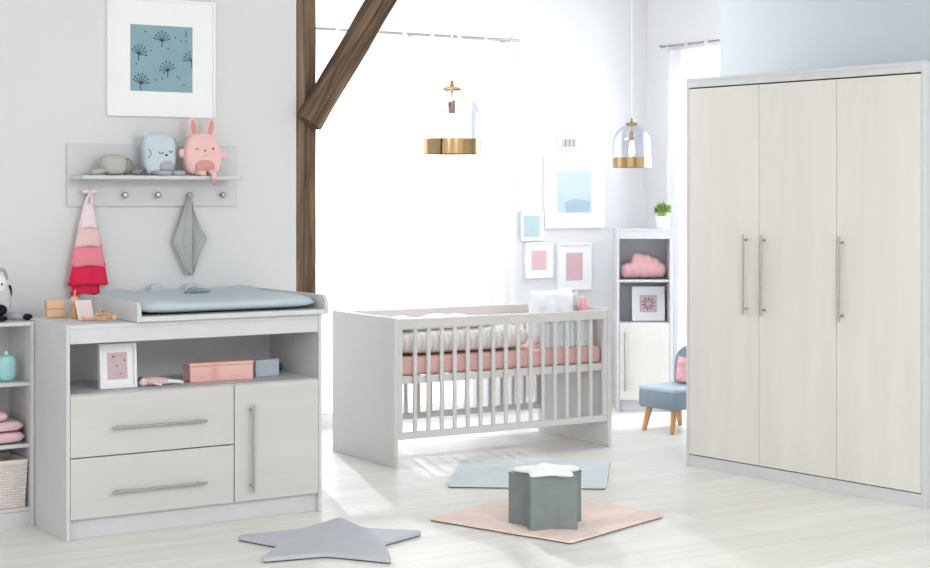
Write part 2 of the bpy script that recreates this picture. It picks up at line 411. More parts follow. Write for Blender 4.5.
# ------------------------------------------------------------ curtains
def curtain_rail(label, p0, p1, brackets, reach=.118):
    t = thing('curtain_rail', label, 'curtain rail', p0)
    v = Vector(p1)-Vector(p0)
    MB().tube([(0, 0, 0), v], .009, 10).build('rail', M['steel'], t)
    n = Vector((v.y, -v.x, 0)).normalized()
    for f in brackets:
        q = v*f
        b = MB(); b.tube([q, q-n*reach], .006, 8); b.build('bracket', M['steel'], t)
def curtain(label, p0, p1, z1, folds, amp, seed, group=None):
    p0 = Vector(p0); p1 = Vector(p1); v = p1-p0; Ln = v.length; d = v/Ln; n = Vector((-d.y, d.x, 0))
    t = thing('sheer_curtain', label, 'curtain', p0, group=group)
    random.seed(seed); ph = [random.uniform(0, 6.28) for _ in range(4)]
    def fn(u, w):
        z = .012+(z1-.012)*w
        f = u*folds*2*pi
        a = amp*(1-.35*w)
        off = a*(sin(f+ph[0]+.8*sin(f*.31+ph[1]))+.35*sin(f*2.3+ph[2]+w*1.2)) + .012*sin(w*3+u*9+ph[3])
        return tuple(d*(u*Ln)+n*off+Vector((0, 0, z)))
    MB().grid(int(folds*14), 14, fn).build('voile', M['curtain'], t, smooth=180)
    k = max(4, int(Ln/.19))
    for i in range(k+1):
        u = (i+.15)/(k+.3)
        c = d*(u*Ln)+n*(fn(u, 1)[0]*0)
        m = MB(); w = .017
        def loop(uu, vv):
            a = -.35*pi+uu*1.7*pi*1.0
            a = uu*2*pi
            return tuple(c+d*((vv-.5)*2*w)+n*(sin(a)*.014)+Vector((0, 0, z1+.022+cos(a)*.030)))
        m.grid(13, 2, loop); m.build('hanging_loop', M['curtain'], t)
RZ = 2.525
curtain_rail('thin steel curtain rail above the large back window', (3.86, BY-.12, RZ), (6.39, BY-.12, RZ), (.02, .35, .68, .97))
curtain('left white sheer curtain of the large back window, behind the timber brace', (3.92, BY-.12, 0), (5.22, BY-.12, 0), RZ-.03, 11, .020, 1, 'sheer curtains at the back window')
curtain('right white sheer curtain of the large back window, behind the big glass pendant', (5.23, BY-.12, 0), (6.35, BY-.12, 0), RZ-.03, 10, .020, 2, 'sheer curtains at the back window')
curtain_rail('short steel curtain rail just left of the pale blue wall', (RX-.085, PY+.05, RZ), (RX-.085, 9.02, RZ), (.05, .95), .083)
curtain('white sheer curtain between the tall shelf unit and the wardrobe', (RX-.085, 8.97, 0), (RX-.085, PY+.07, 0), RZ-.03, 12, .022, 3)

# ------------------------------------------------------------ changing dresser
def dresser():
    t = thing('changing_dresser', 'light grey changing dresser with two drawers, door and open niche below the blue mat', 'dresser', (2.392, 6.805, 0))
    W, D, Z = 1.230, .52, .925; s = .016
    m = MB()
    m.box(0, s, 0, D, 0, Z).box(W-s, W, 0, D, 0, Z).box(s, W-s, .004, D, Z-.02, Z-.001)
    m.box(s, W-s, .004, .022, .842, Z-.02)
    m.box(s, W-s, .02, D-.01, .606, .624).box(s, W-s, .02, D-.01, .08, .098)
    m.box(.776, .792, .022, D-.01, .098, .606).box(s, W-s, D-.01, D, .0, Z-.02, .001)
    m.build('carcass', M['carcass'], t)
    MB().box(s, W-s, .035, .05, .0, .08, .001).build('plinth', M['carcass'], t)
    for z0, z1, hz in ((.355, .620, .474), (.090, .350, .197)):
        d = MB().box(.018, .780, 0, .018, z0, z1, .0015).build('drawer', M['front'], t)
        bar_handle(d, .415, 0, hz, .44, False).build('handle', M['steel'], d)
    d = MB().box(.785, W-.018, 0, .018, .090, .620, .0015).build('door', M['front'], t)
    bar_handle(d, .862, 0, .332, .40, True).build('handle', M['steel'], d)
dresser()
# tray on top
def tray():
    t = thing('changing_tray', 'light grey changing tray with raised rounded sides on top of the dresser', 'changing tray', (2.70, 6.775, .9265))
    W = .94; D = .755
    MB().box(.018, W-.018, .0, D, 0, .022, .002).build('base', M['carcass'], t)
    def side(x):
        pts = [(0, 0), (D, 0), (D, .088)]
        n = 8
        for k in range(n+1):
            a = pi/2+ (pi/2)*k/n
            pts.append((.05+.05*cos(a), .045+.043*sin(a)))
        m = MB(); m.prism(pts, .018, 0)
        return m.build('side', M['carcass'], t, loc=(x, 0, 0), rot=(pi/2, 0, pi/2))
    side(0); side(W-.018)
    MB().box(.018, W-.018, D-.018, D, .022, .088, .003).build('back', M['carcass'], t)
tray()
# mat
t = thing('changing_mat', 'powder blue padded changing mat with two round ears on the dresser tray', 'changing mat', (2.725, 6.80, .950))
def matfn(w, d, n=34):
    m = MB(); top = {}; bot = {}
    for i in range(n+1):
        for j in range(n+1):
            u = -1+2*i/n; v = -1+2*j/n
            # round the outline
            k = (abs(u)**12+abs(v)**12)**(1/12) or 1
            mx = max(abs(u), abs(v)) or 1
            uu, vv = u/k*mx, v/k*mx
            e = max(0, 1-mx**6)**.5
            h = .030*e + .016*e*math.exp(-((abs(u)-.80)/.22)**2) + .018*e*math.exp(-((v-.80)/.26)**2) + .008*e*math.exp(-((u-.45)/.3)**2)
            h += .003*noise.noise(Vector((u*3, v*3, 1)))*e
            x = (uu+1)/2*w; y = (vv+1)/2*d
            top[i, j] = m.bm.verts.new((x, y, .028+h))
            bot[i, j] = m.bm.verts.new((x*(1)-(uu*.006), y-(vv*.012), .028-.026*e)) if mx < 1 else top[i, j]
    for i in range(n):
        for j in range(n):
            m.bm.faces.new((top[i, j], top[i+1, j], top[i+1, j+1], top[i, j+1]))
            q = [bot[i, j], bot[i, j+1], bot[i+1, j+1], bot[i+1, j]]
            if len(set(q)) == 4: m.bm.faces.new(q)
    return m
matfn(.892, .71).build('mat_pad', M['blue_fab'], t, smooth=180)
for x in (.352, .535):
    MB().ball((x, .68, .070), (.036, .020, .034), p=.9).build('ear', M['blue_fab'], t, smooth=180)
t2 = thing('pacifier_toy', 'small sage grey teething toy lying on the blue changing mat', 'toy', (3.20, 7.28, 1.012))
m = MB(); m.tube([(-.062, 0, .008), (-.02, .006, .012), (.03, 0, .010), (.068, -.004, .008)], [.006, .010, .009, .005], 10); m.build('strap', M['teal_toy'], t2, smooth=180)
m = MB(); m.ball((-.015, .01, .018), (.028, .02, .012)).ball((.03, .012, .014), (.02, .014, .009)); m.build('teether', M['teal_toy'], t2, smooth=180)

# toys on the dresser's left end
ZT = .925
blk = MB().box(-.042, .042, -.035, .035, 0, .040, .003).build('toy_block', M['block'], None, (2.507, 7.28, ZT), radians(-12))
tag(blk, 'lower pale orange wooden toy block on the dresser beside the wall', 'toy block', 'wooden toy blocks on the dresser')
b2 = blk.copy(); C.objects.link(b2); b2.location = (2.504, 7.28, ZT+.0405); b2.rotation_euler.z = radians(-9); b2['label'] = 'upper pale orange wooden toy block stacked on another on the dresser'
t = thing('peg_doll', 'upright pale wooden peg doll standing beside the toy blocks', 'wooden doll', (2.556, 7.165, ZT))
MB().lathe([(0, 0), (.016, 0), (.019, .006), (.015, .05), (.008, .062), (.008, .066)], 20).build('body', M['natural'], t)
MB().ball((0, 0, .082), .019).build('head', M['block'], t, smooth=180)
MB().tube([(0, 0, .099), (.002, 0, .128)], .004, 8).build('top_knot', M['natural'], t)
t = thing('shape_ring', 'small upright wooden ring beside the pink cloth book on the dresser', 'wooden toy', (2.655, 7.09, ZT+.0225))
MB().tube([(.016*cos(a*pi/10), 0, .016*sin(a*pi/10)) for a in range(21)], .006, 8, cap=False).build('ring', M['natural'], t, rz=.6)
# pink cloth book
t = thing('cloth_book', 'pale pink cloth baby book propped open on the dresser end', 'cloth book', (2.580, 7.05, ZT), radians(20))
MB().box(-.055, .05, -.055, .01, 0, .008, .003).build('cover', M['pale_pink'], t)
MB().box(-.045, .045, .0, .008, 0, .085, .003, xf=T(0, .012, .006) @ R(-16, 'X')).build('page', M['pale_pink'], t)
MB().box(-.02, .012, -.035, -.015, .0082, .0095, 0).build('printed_patch', M['mauve'], t)
# wooden rattle
t = thing('wooden_rattle', 'small natural wooden cage rattle lying in front on the dresser top', 'rattle', (2.60, 6.93, ZT+.0205), radians(-18))
for x in (-.028, .028):
    MB().lathe([(0, -.004), (.018, -.004), (.020, 0), (.018, .004), (0, .004)], 20, xf=R(90, 'Y')).build('end_disc', M['natural'], t, loc=(x, 0, 0))
for k in range(6):
    a = k*pi/3
    MB().tube([(-.026, .015*cos(a), .015*sin(a)), (.026, .015*cos(a), .015*sin(a))], .0028, 8).build('bar', M['natural'], t)
MB().tube([(-.03, 0, 0), (-.075, .004, -.006)], .006, 10).build('handle', M['block'], t)
MB().ball((-.078, .004, -.007), .011).build('knob', M['natural'], t, smooth=180)
MB().ball((.048, 0, -.004), .014).build('knob', M['block'], t, smooth=180)

# niche contents
def picture(name, label, loc, w, h, iw, ih, mats, rz=0, tilt=0, fw=.012, depth=.022, group=None, deco=None, iy=0, frame='white'):
    """hanging frame: origin at the bottom centre of its back, facing -y"""
    t = thing(name, label, 'picture frame', loc, group=group, rot=(tilt, 0, rz))
    m = MB(); m.box(-w/2, -w/2+fw, -depth, 0, 0, h, .0015).box(w/2-fw, w/2, -depth, 0, 0, h, .0015)
    m.box(-w/2+fw, w/2-fw, -depth, 0, 0, fw, .0015).box(-w/2+fw, w/2-fw, -depth, 0, h-fw, h, .0015)
    m.build('frame', M[frame], t)
    MB().box(-w/2+fw, w/2-fw, -depth*.45, -.001, fw, h-fw, 0).build('mount', M['mat_board'], t)
    zc = h/2+iy
    p = MB().box(-iw/2, iw/2, -depth*.45-.002, -depth*.45, zc-ih/2, zc+ih/2, 0)
    p.mi = 1
    if deco: deco(p, iw, ih, zc, -depth*.45-.0035)
    p.build('print', mats, t)
    return t
def deco_sprigs(p, w, h, zc, y):
    rnd = random.Random(4)
    def stroke(x0, z0, x1, z1, r):
        d = Vector((x1-x0, 0, z1-z0)); 
        if abs(x1) > w/2-.004 or abs(z1) > h/2-.004 or abs(x0) > w/2-.004 or abs(z0) > h/2-.004: return
        n = Vector((-d.z, 0, d.x)).normalized()*r
        a = Vector((x0, y, zc+z0)); b = Vector((x1, y, zc+z1))
        vs = [p.bm.verts.new(q) for q in (a+n, b+n, b-n, a-n)]; p.bm.faces.new(vs); p._mark(vs)
    def disc(x, z, r):
        if abs(x) > w/2-r or abs(z) > h/2-r: return
        vs = [p.bm.verts.new((x+r*cos(k*pi/4), y, zc+z+r*sin(k*pi/4))) for k in range(8)]; p.bm.faces.new(vs); p._mark(vs)
    s = w/.32
    for (cx, cz, rot) in ((.0, .085, 0), (-.12, .015, -20), (.03, -.06, 10), (-.11, -.125, -10), (.155, -.005, 15), (.125, .14, -30)):
        cx *= s; cz *= s
        for k in range(7):
            a = radians(90+rot+(k-3)*24); l = .048*s*(1-.05*abs(k-3))
            x1 = cx+l*cos(a); z1 = cz+l*sin(a)
            stroke(cx, cz, x1, z1, .0017*s); disc(x1, z1, .004*s)
        stroke(cx, cz-.03*s, cx, cz, .0022*s)
    for k in range(15): disc(rnd.uniform(-.15, .15)*s, rnd.uniform(-.15, .15)*s, .004*s)
def deco_dots(p, w, h, zc, y):
    for (u, v, r) in ((-.2, .35, .07), (.35, .2, .06), (-.05, 0, .06), (.15, -.3, .05)):
        vs = [p.bm.verts.new((u*w+r*w*cos(k*pi/4), y, zc+v*h+r*w*.7*sin(k*pi/4))) for k in range(8)]; p.bm.faces.new(vs); p._mark(vs)
def deco_burst(p, w, h, zc, y):
    for k in range(10):
        a = k*pi/5+.2; 
        d = Vector((cos(a), 0, sin(a))); n = Vector((-sin(a), 0, cos(a)))*w*.05; c = Vector((0, y, zc))
        vs = [p.bm.verts.new(q) for q in (c+d*w*.07, c+d*w*.28+n, c+d*w*.44, c+d*w*.28-n)]; p.bm.faces.new(vs); p._mark(vs)
def deco_band(p, w, h, zc, y):
    vs = [p.bm.verts.new(q) for q in ((-.25*w, y, zc-.48*h), (.42*w, y, zc-.48*h), (.45*w, y, zc-.22*h), (0, y, zc-.16*h), (-.28*w, y, zc-.24*h))]; p.bm.faces.new(vs); p._mark(vs)
def deco_lines(p, w, h, zc, y):
    for k in range(3):
        u = -.3+k*.3
        vs = [p.bm.verts.new(q) for q in ((u*w, y, zc-.35*h), ((u+.07)*w, y, zc-.35*h), ((u+.07)*w, y, zc+.35*h), (u*w, y, zc+.35*h))]; p.bm.faces.new(vs); p._mark(vs)
picture('picture_frame', 'white frame with dusty pink print standing in the dresser niche', (2.672, 6.95, .6245), .172, .198, .092, .118, [M['pink_print'], M['mauve']], 0, radians(-4), .012, .03, deco=deco_dots)
# doll lying in the niche
t = thing('cloth_doll', 'pink cloth doll with long cream legs lying in the dresser niche', 'doll', (2.88, 6.95, .6245), radians(-4))
MB().ball((-.035, 0, .022), (.045, .03, .020), p=.9).ball((.005, 0, .019), (.03, .027, .018), p=.9).build('dress', M['peach'], t, smooth=180)
MB().ball((-.082, .0, .020), (.022, .022, .020)).build('head', M['pale_pink'], t, smooth=180)
MB().ball((-.089, .006, .027), (.017, .021, .016)).build('hair', M['mauve'], t, smooth=180)
for y in (-.012, .014):
    MB().tube([(.01, y, .018), (.05, y*1.3, .017), (.100, y*1.2, .010)], [.010, .0085, .008], 10).build('leg', M['duvet_white'], t, smooth=180)
MB().tube([(-.05, -.02, .02), (-.03, -.04, .012), (-.01, -.047, .008)], .007, 8).build('arm', M['pale_pink'], t, smooth=180)
# boxes in the niche
t = thing('gift_box', 'long coral pink patterned box lying in the dresser niche', 'box', (3.185, 7.00, .6245), radians(-3))
MB().box(-.155, .155, -.045, .045, 0, .072, .003).build('box_body', M['box_pink'], t)
MB().box(-.158, .158, -.048, .048, .0725, .088, .004).build('lid', M['box_pink'], t)
t = thing('gift_box', 'small pale grey blue box right of the coral box in the niche', 'box', (3.438, 7.05, .6245), radians(6))
MB().box(-.065, .065, -.04, .04, 0, .080, .003).build('box_body', M['box_grey'], t)
MB().box(-.03, -.005, -.0415, -.0405, .064, .074, 0).build('sticker', M['yellow'], t)
tag(MB().ball((0, 0, .026), (.042, .03, .026), p=.8).build('soft_ball', M['dark_grey'], None, (3.545, 7.15, .6245), smooth=180), 'small charcoal fabric toy in the right corner of the niche', 'toy')
# ------------------------------------------------------------ wall shelf and hanging things
t = thing('coat_rack_shelf', 'light grey wall shelf with a row of five steel knobs under it', 'wall shelf', (2.652, WY, 1.425))
MB().box(0, .875, -.018, 0, 0, .298, .002).build('back_panel', M['carcass'], t)
MB().box(.012, .825, -.20, -.018, .130, .148, .002).build('shelf_board', M['carcass'], t)
for x in (.098, .278, .447, .612, .790):
    MB().lathe([(0, 0), (.008, 0), (.006, .004), (.0055, .018), (.013, .024), (.015, .030), (.011, .036), (0, .038)], 20, xf=R(90, 'X')).build('knob', M['steel'], t, loc=(x, -.018, .055))
SZ = 1.425+.148+.0005
# greige knitted toy lying flat
t = thing('knitted_toy', 'greige knitted toy lying flat at the left end of the wall shelf', 'soft toy', (2.835, 7.42, SZ), radians(4))
MB().ball((.0, 0, .050), (.062, .05, .050), p=.7).build('body', M['khaki'], t, smooth=180)
MB().ball((.060, .005, .044), (.038, .045, .040), p=.8).build('head', M['khaki_dark'], t, smooth=180)
for (a, b, c) in (((-.05, -.02, .02), (-.09, -.03, .016), (-.125, -.035, .012)), ((-.05, .03, .02), (-.08, .03, .016), (-.105, .03, .013)), ((.08, -.025, .02), (.11, -.03, .014), (.145, -.02, .03))):
    MB().tube([a, b, c], [.014, .015, .012], 10).build('limb', M['khaki_dark'] if a[0] > 0 else M['khaki'], t, smooth=180)
# pale blue plush
t = thing('plush_toy', 'pale blue boxy plush toy with sleepy eyes sitting on the wall shelf', 'soft toy', (3.066, 7.43, SZ), radians(-6))
MB().ball((0, 0, .102), (.080, .05, .102), 28, 18, p=.55).build('body', M['toy_blue'], t, smooth=180)
MB().ball((.076, .03, .140), (.028, .014, .05)).build('ear', M['toy_grey'], t, smooth=180)
MB().ball((-.062, .0, .195), (.018, .012, .018)).build('ear', M['toy_blue'], t, smooth=180)
def arc(c, r, a0, a1, w, y, n=8):
    m = MB(); m.tube([(c[0]+r*cos(radians(a0+(a1-a0)*k/n)), y, c[1]+r*sin(radians(a0+(a1-a0)*k/n))) for k in range(n+1)], w, 6); return m
arc((-.068, .105), .020, -75, 75, .0028, -.046).build('ear_seam', M['khaki_dark'], t)
arc((.0, .118), .012, 200, 330, .0020, -.0515).build('closed_eye', M['black'], t)
arc((.048, .122), .010, 200, 330, .0020, -.050).build('closed_eye', M['black'], t)
MB().ball((.025, -.053, .098), (.006, .004, .005)).build('nose', M['black'], t, smooth=180)
MB().ball((.030, -.046, .045), (.038, .010, .026), p=.8).build('belly_patch', M['toy_grey'], t, smooth=180)
for pts in (((-.04, -.03, .014), (-.0, -.065, .012), (.045, -.075, .012)), ((.04, -.04, .014), (.075, -.065, .013), (.11, -.07, .012))):
    MB().tube(pts, .012, 10).build('leg', M['toy_grey'], t, smooth=180)
# pink bunny
t = thing('plush_bunny', 'pink plush bunny with tall ears and belly pocket sitting on the wall shelf', 'soft toy', (3.286, 7.42, SZ), radians(-4))
m = MB(); g = bmesh.ops.create_uvsphere(m.bm, u_segments=32, v_segments=22, radius=1)['verts']
for v in g:
    x, y, z = [math.copysign(abs(q)**.62, q) for q in v.co]
    k = 1-.24*max(0, z)**1.2
    v.co = Vector((x*.095*k, y*.052*k, .105+z*.105))
m._mark(g); m.build('body', M['pink'], t, smooth=180)
for sx, tl in ((-.038, -7), (.038, 9)):
    e = MB().ball((0, 0, .045), (.0215, .012, .052), xf=R(tl, 'Y')).build('ear', M['pink'], t, loc=(sx, 0, .19), smooth=180)
    MB().ball((0, -.008, .045), (.0135, .007, .038), xf=R(tl, 'Y')).build('inner_ear', M['pink_in'], e, smooth=180)
arc((-.042, .135), .008, 200, 340, .0016, -.052).build('closed_eye', M['black'], t)
MB().ball((.042, -.051, .132), (.0045, .003, .0055)).build('eye', M['black'], t, smooth=180)
MB().ball((-.002, -.056, .122), (.0045, .003, .004)).build('nose', M['black'], t, smooth=180)
arc((.0, .104), .009, 200, 340, .0014, -.0575).build('mouth', M['pink_in'], t)
MB().ball((.0, -.048, .045), (.050, .012, .032), p=.85).build('belly_pocket', M['pink_in'], t, smooth=180)
for sx in (-.098, .108):
    MB().ball((sx, .0, .110 if sx < 0 else .105), (.020, .014, .022), p=.75).build('paw', M['pink'], t, smooth=180)
MB().tube([(-.04, -.03, .014), (-.02, -.06, .013), (.0, -.07, .013)], .013, 10).build('leg', M['pink'], t, smooth=180)
MB().tube([(.02, -.04, .020), (.024, -.085, .018), (.025, -.106, .012), (.025, -.110, -.02)], [.012, .013, .013, .012], 10).build('leg', M['pink'], t, smooth=180)
MB().ball((.025, -.110, -.028), (.015, .013, .016)).build('foot', M['pink_in'], t, smooth=180)
# hanging ruffled dress (tiers)
t = thing('child_dress', 'small tiered dress fading from pale pink to red hanging from the first knob', 'dress', (2.745, WY-.050, 1.012))
def tier(w0, w1, z0, z1, mat, folds, amp, yoff, cx0=0, cx1=0, label=None):
    def fn(u, v):
        a = u*2*pi; w = w0+(w1-w0)*v; cx = cx0+(cx1-cx0)*v
        r = 1+amp*(1-v)*sin(folds*a)
        z = z0+(z1-z0)*v+(.004*sin(a*3) if v == 0 else 0)
        return (cx+w*cos(a)*r, yoff+(.012+.012*(1-v))*sin(a)*r-.002, z)
    o = MB().grid(73, 7, fn).build('dress_tier', mat, t, smooth=180); o.modifiers.new('t', 'SOLIDIFY').thickness = .0015
    if label: o['label'] = label
    return o
tier(.070, .062, .0, .065, M['red'], 6, .10, .004, -.018, -.010, 'raspberry red hem tier')
tier(.094, .078, .042, .145, M['red'], 7, .10, -.006, -.005, -.002, 'raspberry red tier')
tier(.084, .064, .132, .235, M['coral'], 7, .07, -.004, -.004, -.004, 'coral pink tier')
tier(.064, .048, .225, .322, M['peach'], 6, .06, -.004, -.006, -.004, 'peach pink tier')
tier(.050, .020, .312, .430, M['pale_pink'], 5, .05, -.004, -.004, -.006, 'pale pink bodice')
for q in ((-.032, -.006), (.020, .010)):
    MB().tube([(q[0]*.6, -.006, .405), (q[0]*.5, -.012, .440), (q[1]*.6, -.014, .472), (.002, -.012, .484)], [.010, .008, .006, .005], 8).build('strap', M['pale_pink'], t, smooth=180)
m = MB()
for sx in (-1, 1): m.ball((sx*.020, -.016, .486), (.020, .006, .010))
m.build('bow', M['pale_pink'], t, smooth=180)
# grey cloth
t = thing('muslin_cloth', 'grey muslin cloth hanging in a diamond from the fourth knob', 'cloth', (3.264, WY-.048, 1.086))
def hang(outline, y, mat, name, cx):
    """outline: list of (z, xleft, xright) from the bottom up"""
    def fn(u, v):
        f = v*(len(outline)-1); i = min(int(f), len(outline)-2); q = f-i
        z = outline[i][0]*(1-q)+outline[i+1][0]*q; a = outline[i][1]*(1-q)+outline[i+1][1]*q; b = outline[i][2]*(1-q)+outline[i+1][2]*q
        x = a+(b-a)*u
        w = (b-a)
        return (x, y-.02*w*5*abs(sin(u*pi*1.0))*.5+.006*sin(u*9+z*12), z)
    o = MB().grid(22, 20, fn).build(name, mat, t, smooth=180); o.modifiers.new('t', 'SOLIDIFY').thickness = .002
hang([(.0, -.015, .012), (.10, -.062, .004), (.165, -.092, .004), (.30, -.045, .006), (.398, -.012, .008)], -.006, M['grey_cloth'], 'front_fold', 0)
hang([(.012, .0, .02), (.115, .008, .055), (.178, .012, .090), (.235, .010, .055), (.33, .004, .018), (.398, -.004, .010)], .004, M['grey_cloth'], 'back_fold', 0)
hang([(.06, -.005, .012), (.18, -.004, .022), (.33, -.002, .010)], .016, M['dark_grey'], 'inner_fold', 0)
# big picture on the wall
picture('picture_frame', 'large white frame with teal sprig print above the wall shelf', (3.128, WY-.001, 1.861), .560, .575, .322, .322, [M['teal_print'], M['teal_dark']], 0, 0, .012, .028, deco=deco_sprigs, iy=-.003)

# ------------------------------------------------------------ open shelf unit at the left
t = thing('open_shelf_unit', 'low light grey open shelf unit left of the dresser', 'shelf unit', (1.60, 7.215, 0))
W = .790; m = MB()
m.box(0, .018, 0, .32, 0, .915).box(W-.018, W, 0, .32, 0, .915).box(.018, W-.018, 0, .32, .897, .914)
m.box(.018, W-.018, .012, .31, .628, .645).box(.018, W-.018, .012, .31, .352, .369).box(.018, W-.018, .012, .31, .068, .085)
m.box(.018, W-.018, .31, .32, 0, .897, .001)
m.build('carcass', M['carcass'], t)
MB().box(.018, W-.018, .012, .028, 0, .067, .001).build('plinth', M['carcass'], t)
t = thing('bottle', 'turquoise rounded bottle on the upper board of the open shelf unit', 'bottle', (2.288, 7.30, .6455))
MB().ball((0, 0, .060), (.041, .03, .060), 28, 16, p=.6).build('bottle_body', M['teal'], t, smooth=180)
MB().lathe([(.010, .117), (.010, .130), (.006, .136), (0, .137)], 16).build('cap', M['bottle_cap'], t)
t = tag(bpy.data.objects.new('folded_blanket', None), 'dusty pink folded blanket on the middle board of the open shelf unit', 'blanket'); C.objects.link(t); t.location = (2.17, 7.36, .3695)
for k, (x0, x1, z, h) in enumerate(((-.30, .197, .001, .055), (-.30, .190, .054, .048), (-.28, .12, .100, .045))):
    lump(x0, x1, -.135, .12, h, k+2, n=26, q=.22, z0=z, amp=.006, fr=6).build('blanket_fold', M['blanket'], t, smooth=180)
def basket():
    t = thing('wicker_basket', 'blush white wicker basket on the bottom board of the open shelf unit', 'basket', (2.172, 7.36, .0855))
    w, d, h = .38, .24, .205
    m = MB()
    n = 15; per = []
    for k in range(40):
        f = k/40*4; e = int(f); q = f-e
        x, y = [(-w/2+w*q, -d/2), (w/2, -d/2+d*q), (w/2-w*q, d/2), (-w/2, d/2-d*q)][e]
        per.append((x, y))
    for k, (x, y) in enumerate(per):
        s = 1.0
        m.tube([(x*.94, y*.94, 0), (x, y, h)], .0035, 6)
    rows = 17
    for r in range(rows):
        z = .006+r*(h-.016)/(rows-1); sc = .94+.06*z/h
        pts = []
        for k in range(81):
            i = (k//2) % 40; x, y = per[i]
            if k % 2: x2, y2 = per[(i+1) % 40]; x, y = (x+x2)/2, (y+y2)/2
            o = .0045*(1 if ((k//2)+r) % 2 else -1)*(0 if k % 2 else 1)
            l = max(abs(x)/(w/2), abs(y)/(d/2))
            nx, ny = (math.copysign(1, x), 0) if abs(x)/(w/2) > abs(y)/(d/2) else (0, math.copysign(1, y))
            pts.append((x*sc+nx*o, y*sc+ny*o, z))
        m.tube(pts, .0058, 6, cap=False)
    m.box(-w/2*.93, w/2*.93, -d/2*.93, d/2*.93, .001, .006, 0)
    m.build('woven_body', M['wicker'], t)
    m = MB(); pts = [(x, y, h) for x, y in per]+[(per[0][0], per[0][1], h)]
    m.tube(pts, .009, 8, cap=False); m.build('rim', M['wicker'], t)
basket()
# plush on the unit
t = thing('plush_cow', 'white and grey plush toy with black patches sitting on the open shelf unit', 'soft toy', (2.262, 7.36, .9155), radians(8))
MB().ball((0, 0, .090), (.062, .048, .090), 26, 16, p=.75).build('body', M['cush_grey'], t, smooth=180)
MB().ball((-.01, -.01, .165), (.050, .045, .046), p=.85).build('head', M['plush_white'], t, smooth=180)
MB().tube([(.022+.026*cos(a*pi/8), .0, .195+.035*sin(a*pi/8)) for a in range(-1, 10)], .008, 8).build('ear', M['toy_grey'], t, smooth=180)
MB().ball((.0, -.052, .165), (.006, .004, .006)).build('eye', M['black'], t, smooth=180)
MB().ball((.055, -.018, .13), (.010, .012, .030)).build('patch', M['black'], t, smooth=180)
MB().ball((.060, -.004, .07), (.006, .010, .030)).build('patch', M['black'], t, smooth=180)
MB().ball((-.012, -.062, .050), (.032, .030, .026)).build('paw', M['black'], t, smooth=180, label='black paw')
MB().tube([(.03, -.02, .022), (.07, -.05, .020), (.10, -.07, .016)], [.020, .018, .015], 10).build('leg', M['toy_grey'], t, smooth=180)
MB().ball((.112, -.078, .015), (.024, .018, .0145)).build('foot', M['black'], t, smooth=180, label='black foot')
MB().ball((-.02, -.085, .014), (.032, .02, .014)).build('foot', M['black'], t, smooth=180, label='black foot')

# ------------------------------------------------------------ crib
CR = thing('baby_crib', 'light grey barred baby crib in front of the curtained back window', 'crib', (4.515, 7.655, 0), radians(-1))
LC, DC, HC = 1.468, .725, .813
for x in (0, LC-.026):
    MB().box(x, x+.026, 0, DC, 0, HC, .004, 2).build('end_panel', M['crib'], CR)
for y in (.004, DC-.03):
    g = MB(); g.box(.026, LC-.026, y, y+.026, HC-.063, HC-.008, .004).box(.026, LC-.026, y, y+.026, .150, .188, .004)
    g.box(.026, .056, y, y+.026, .188, HC-.063, .003).box(LC-.056, LC-.026, y, y+.026, .188, HC-.063, .003)
    side = g.build('side_rail', M['crib'], CR)
    for k in range(15):
        x = .056+(LC-.112)*(k+1)/16
        MB().box(x-.0115, x+.0115, y+.006, y+.020, .186, HC-.061, .003).build('slat', M['crib'], side)
m = MB(); m.box(.027, LC-.027, .032, .050, .448, .490).box(.027, LC-.027, DC-.052, DC-.034, .448, .490)
for k in range(9):
    x = .05+k*.155; m.box(x, x+.06, .050, DC-.052, .462, .476)
m.build('bed_base', M['crib'], CR)
crz = radians(-1)
def crib_pt(x, y, z): return tuple(Vector((4.515, 7.655, 0))+Matrix.Rotation(crz, 3, 'Z') @ Vector((x, y, z)))
m = MB(); m.box(.034, LC-.034, .054, DC-.056, 0, .100, .02, 4)
tag(m.build('mattress', M['sheet'], None, crib_pt(0, 0, .4905), crz), 'crib mattress in a dusty rose fitted sheet', 'mattress')
# duvet: lumpy slab folded over, striped outside
t = thing('duvet', 'cream and grey striped duvet with white top heaped in the crib', 'duvet', crib_pt(.04, .07, .5905), crz)
lump(-.005, .94, -.012, .50, .145, 1, q=.3, amp=.012).build('duvet_body', M['duvet'], t, smooth=180)
lump(.01, .70, .03, .48, .060, 5, q=.45, z0=.128, amp=.03, fr=4).build('turned_top', M['duvet_white'], t, smooth=180, label='white turned-over top of the duvet')
def ribbed(m, pts, h, th, n_rib):
    """upright quilted band following pts"""
    pts = [Vector(p) for p in pts]; seg = []; tot = 0
    for a, b in zip(pts, pts[1:]): seg.append((a, b, tot, (b-a).length)); tot += (b-a).length
    def at(s):
        for a, b, t0, l in seg:
            if s <= t0+l+1e-6: return a+(b-a)*((s-t0)/l), (b-a).normalized()
    nu = n_rib*8
    prof = [(-1, 0), (-1, .08), (-1, .5), (-1, .92), (-.6, 1), (.6, 1), (1, .92), (1, .5), (1, .08), (1, 0)]
    rings = []
    for i in range(nu+1):
        s = tot*i/nu; p, d = at(min(s, tot)); n = Vector((-d.y, d.x, 0))
        r = .35+.65*abs(sin(pi*i/8))**.6
        rings.append([m.bm.verts.new(p+n*(th/2*a*(r if abs(a) == 1 else r))+Vector((0, 0, h*z))) for a, z in prof])
    for i in range(nu):
        for k in range(len(prof)-1): m.bm.faces.new((rings[i][k], rings[i][k+1], rings[i+1][k+1], rings[i+1][k]))
        m.bm.faces.new((rings[i][-1], rings[i][0], rings[i+1][0], rings[i+1][-1]))
    m.bm.faces.new(rings[0]); m.bm.faces.new(rings[-1][::-1])
    return m
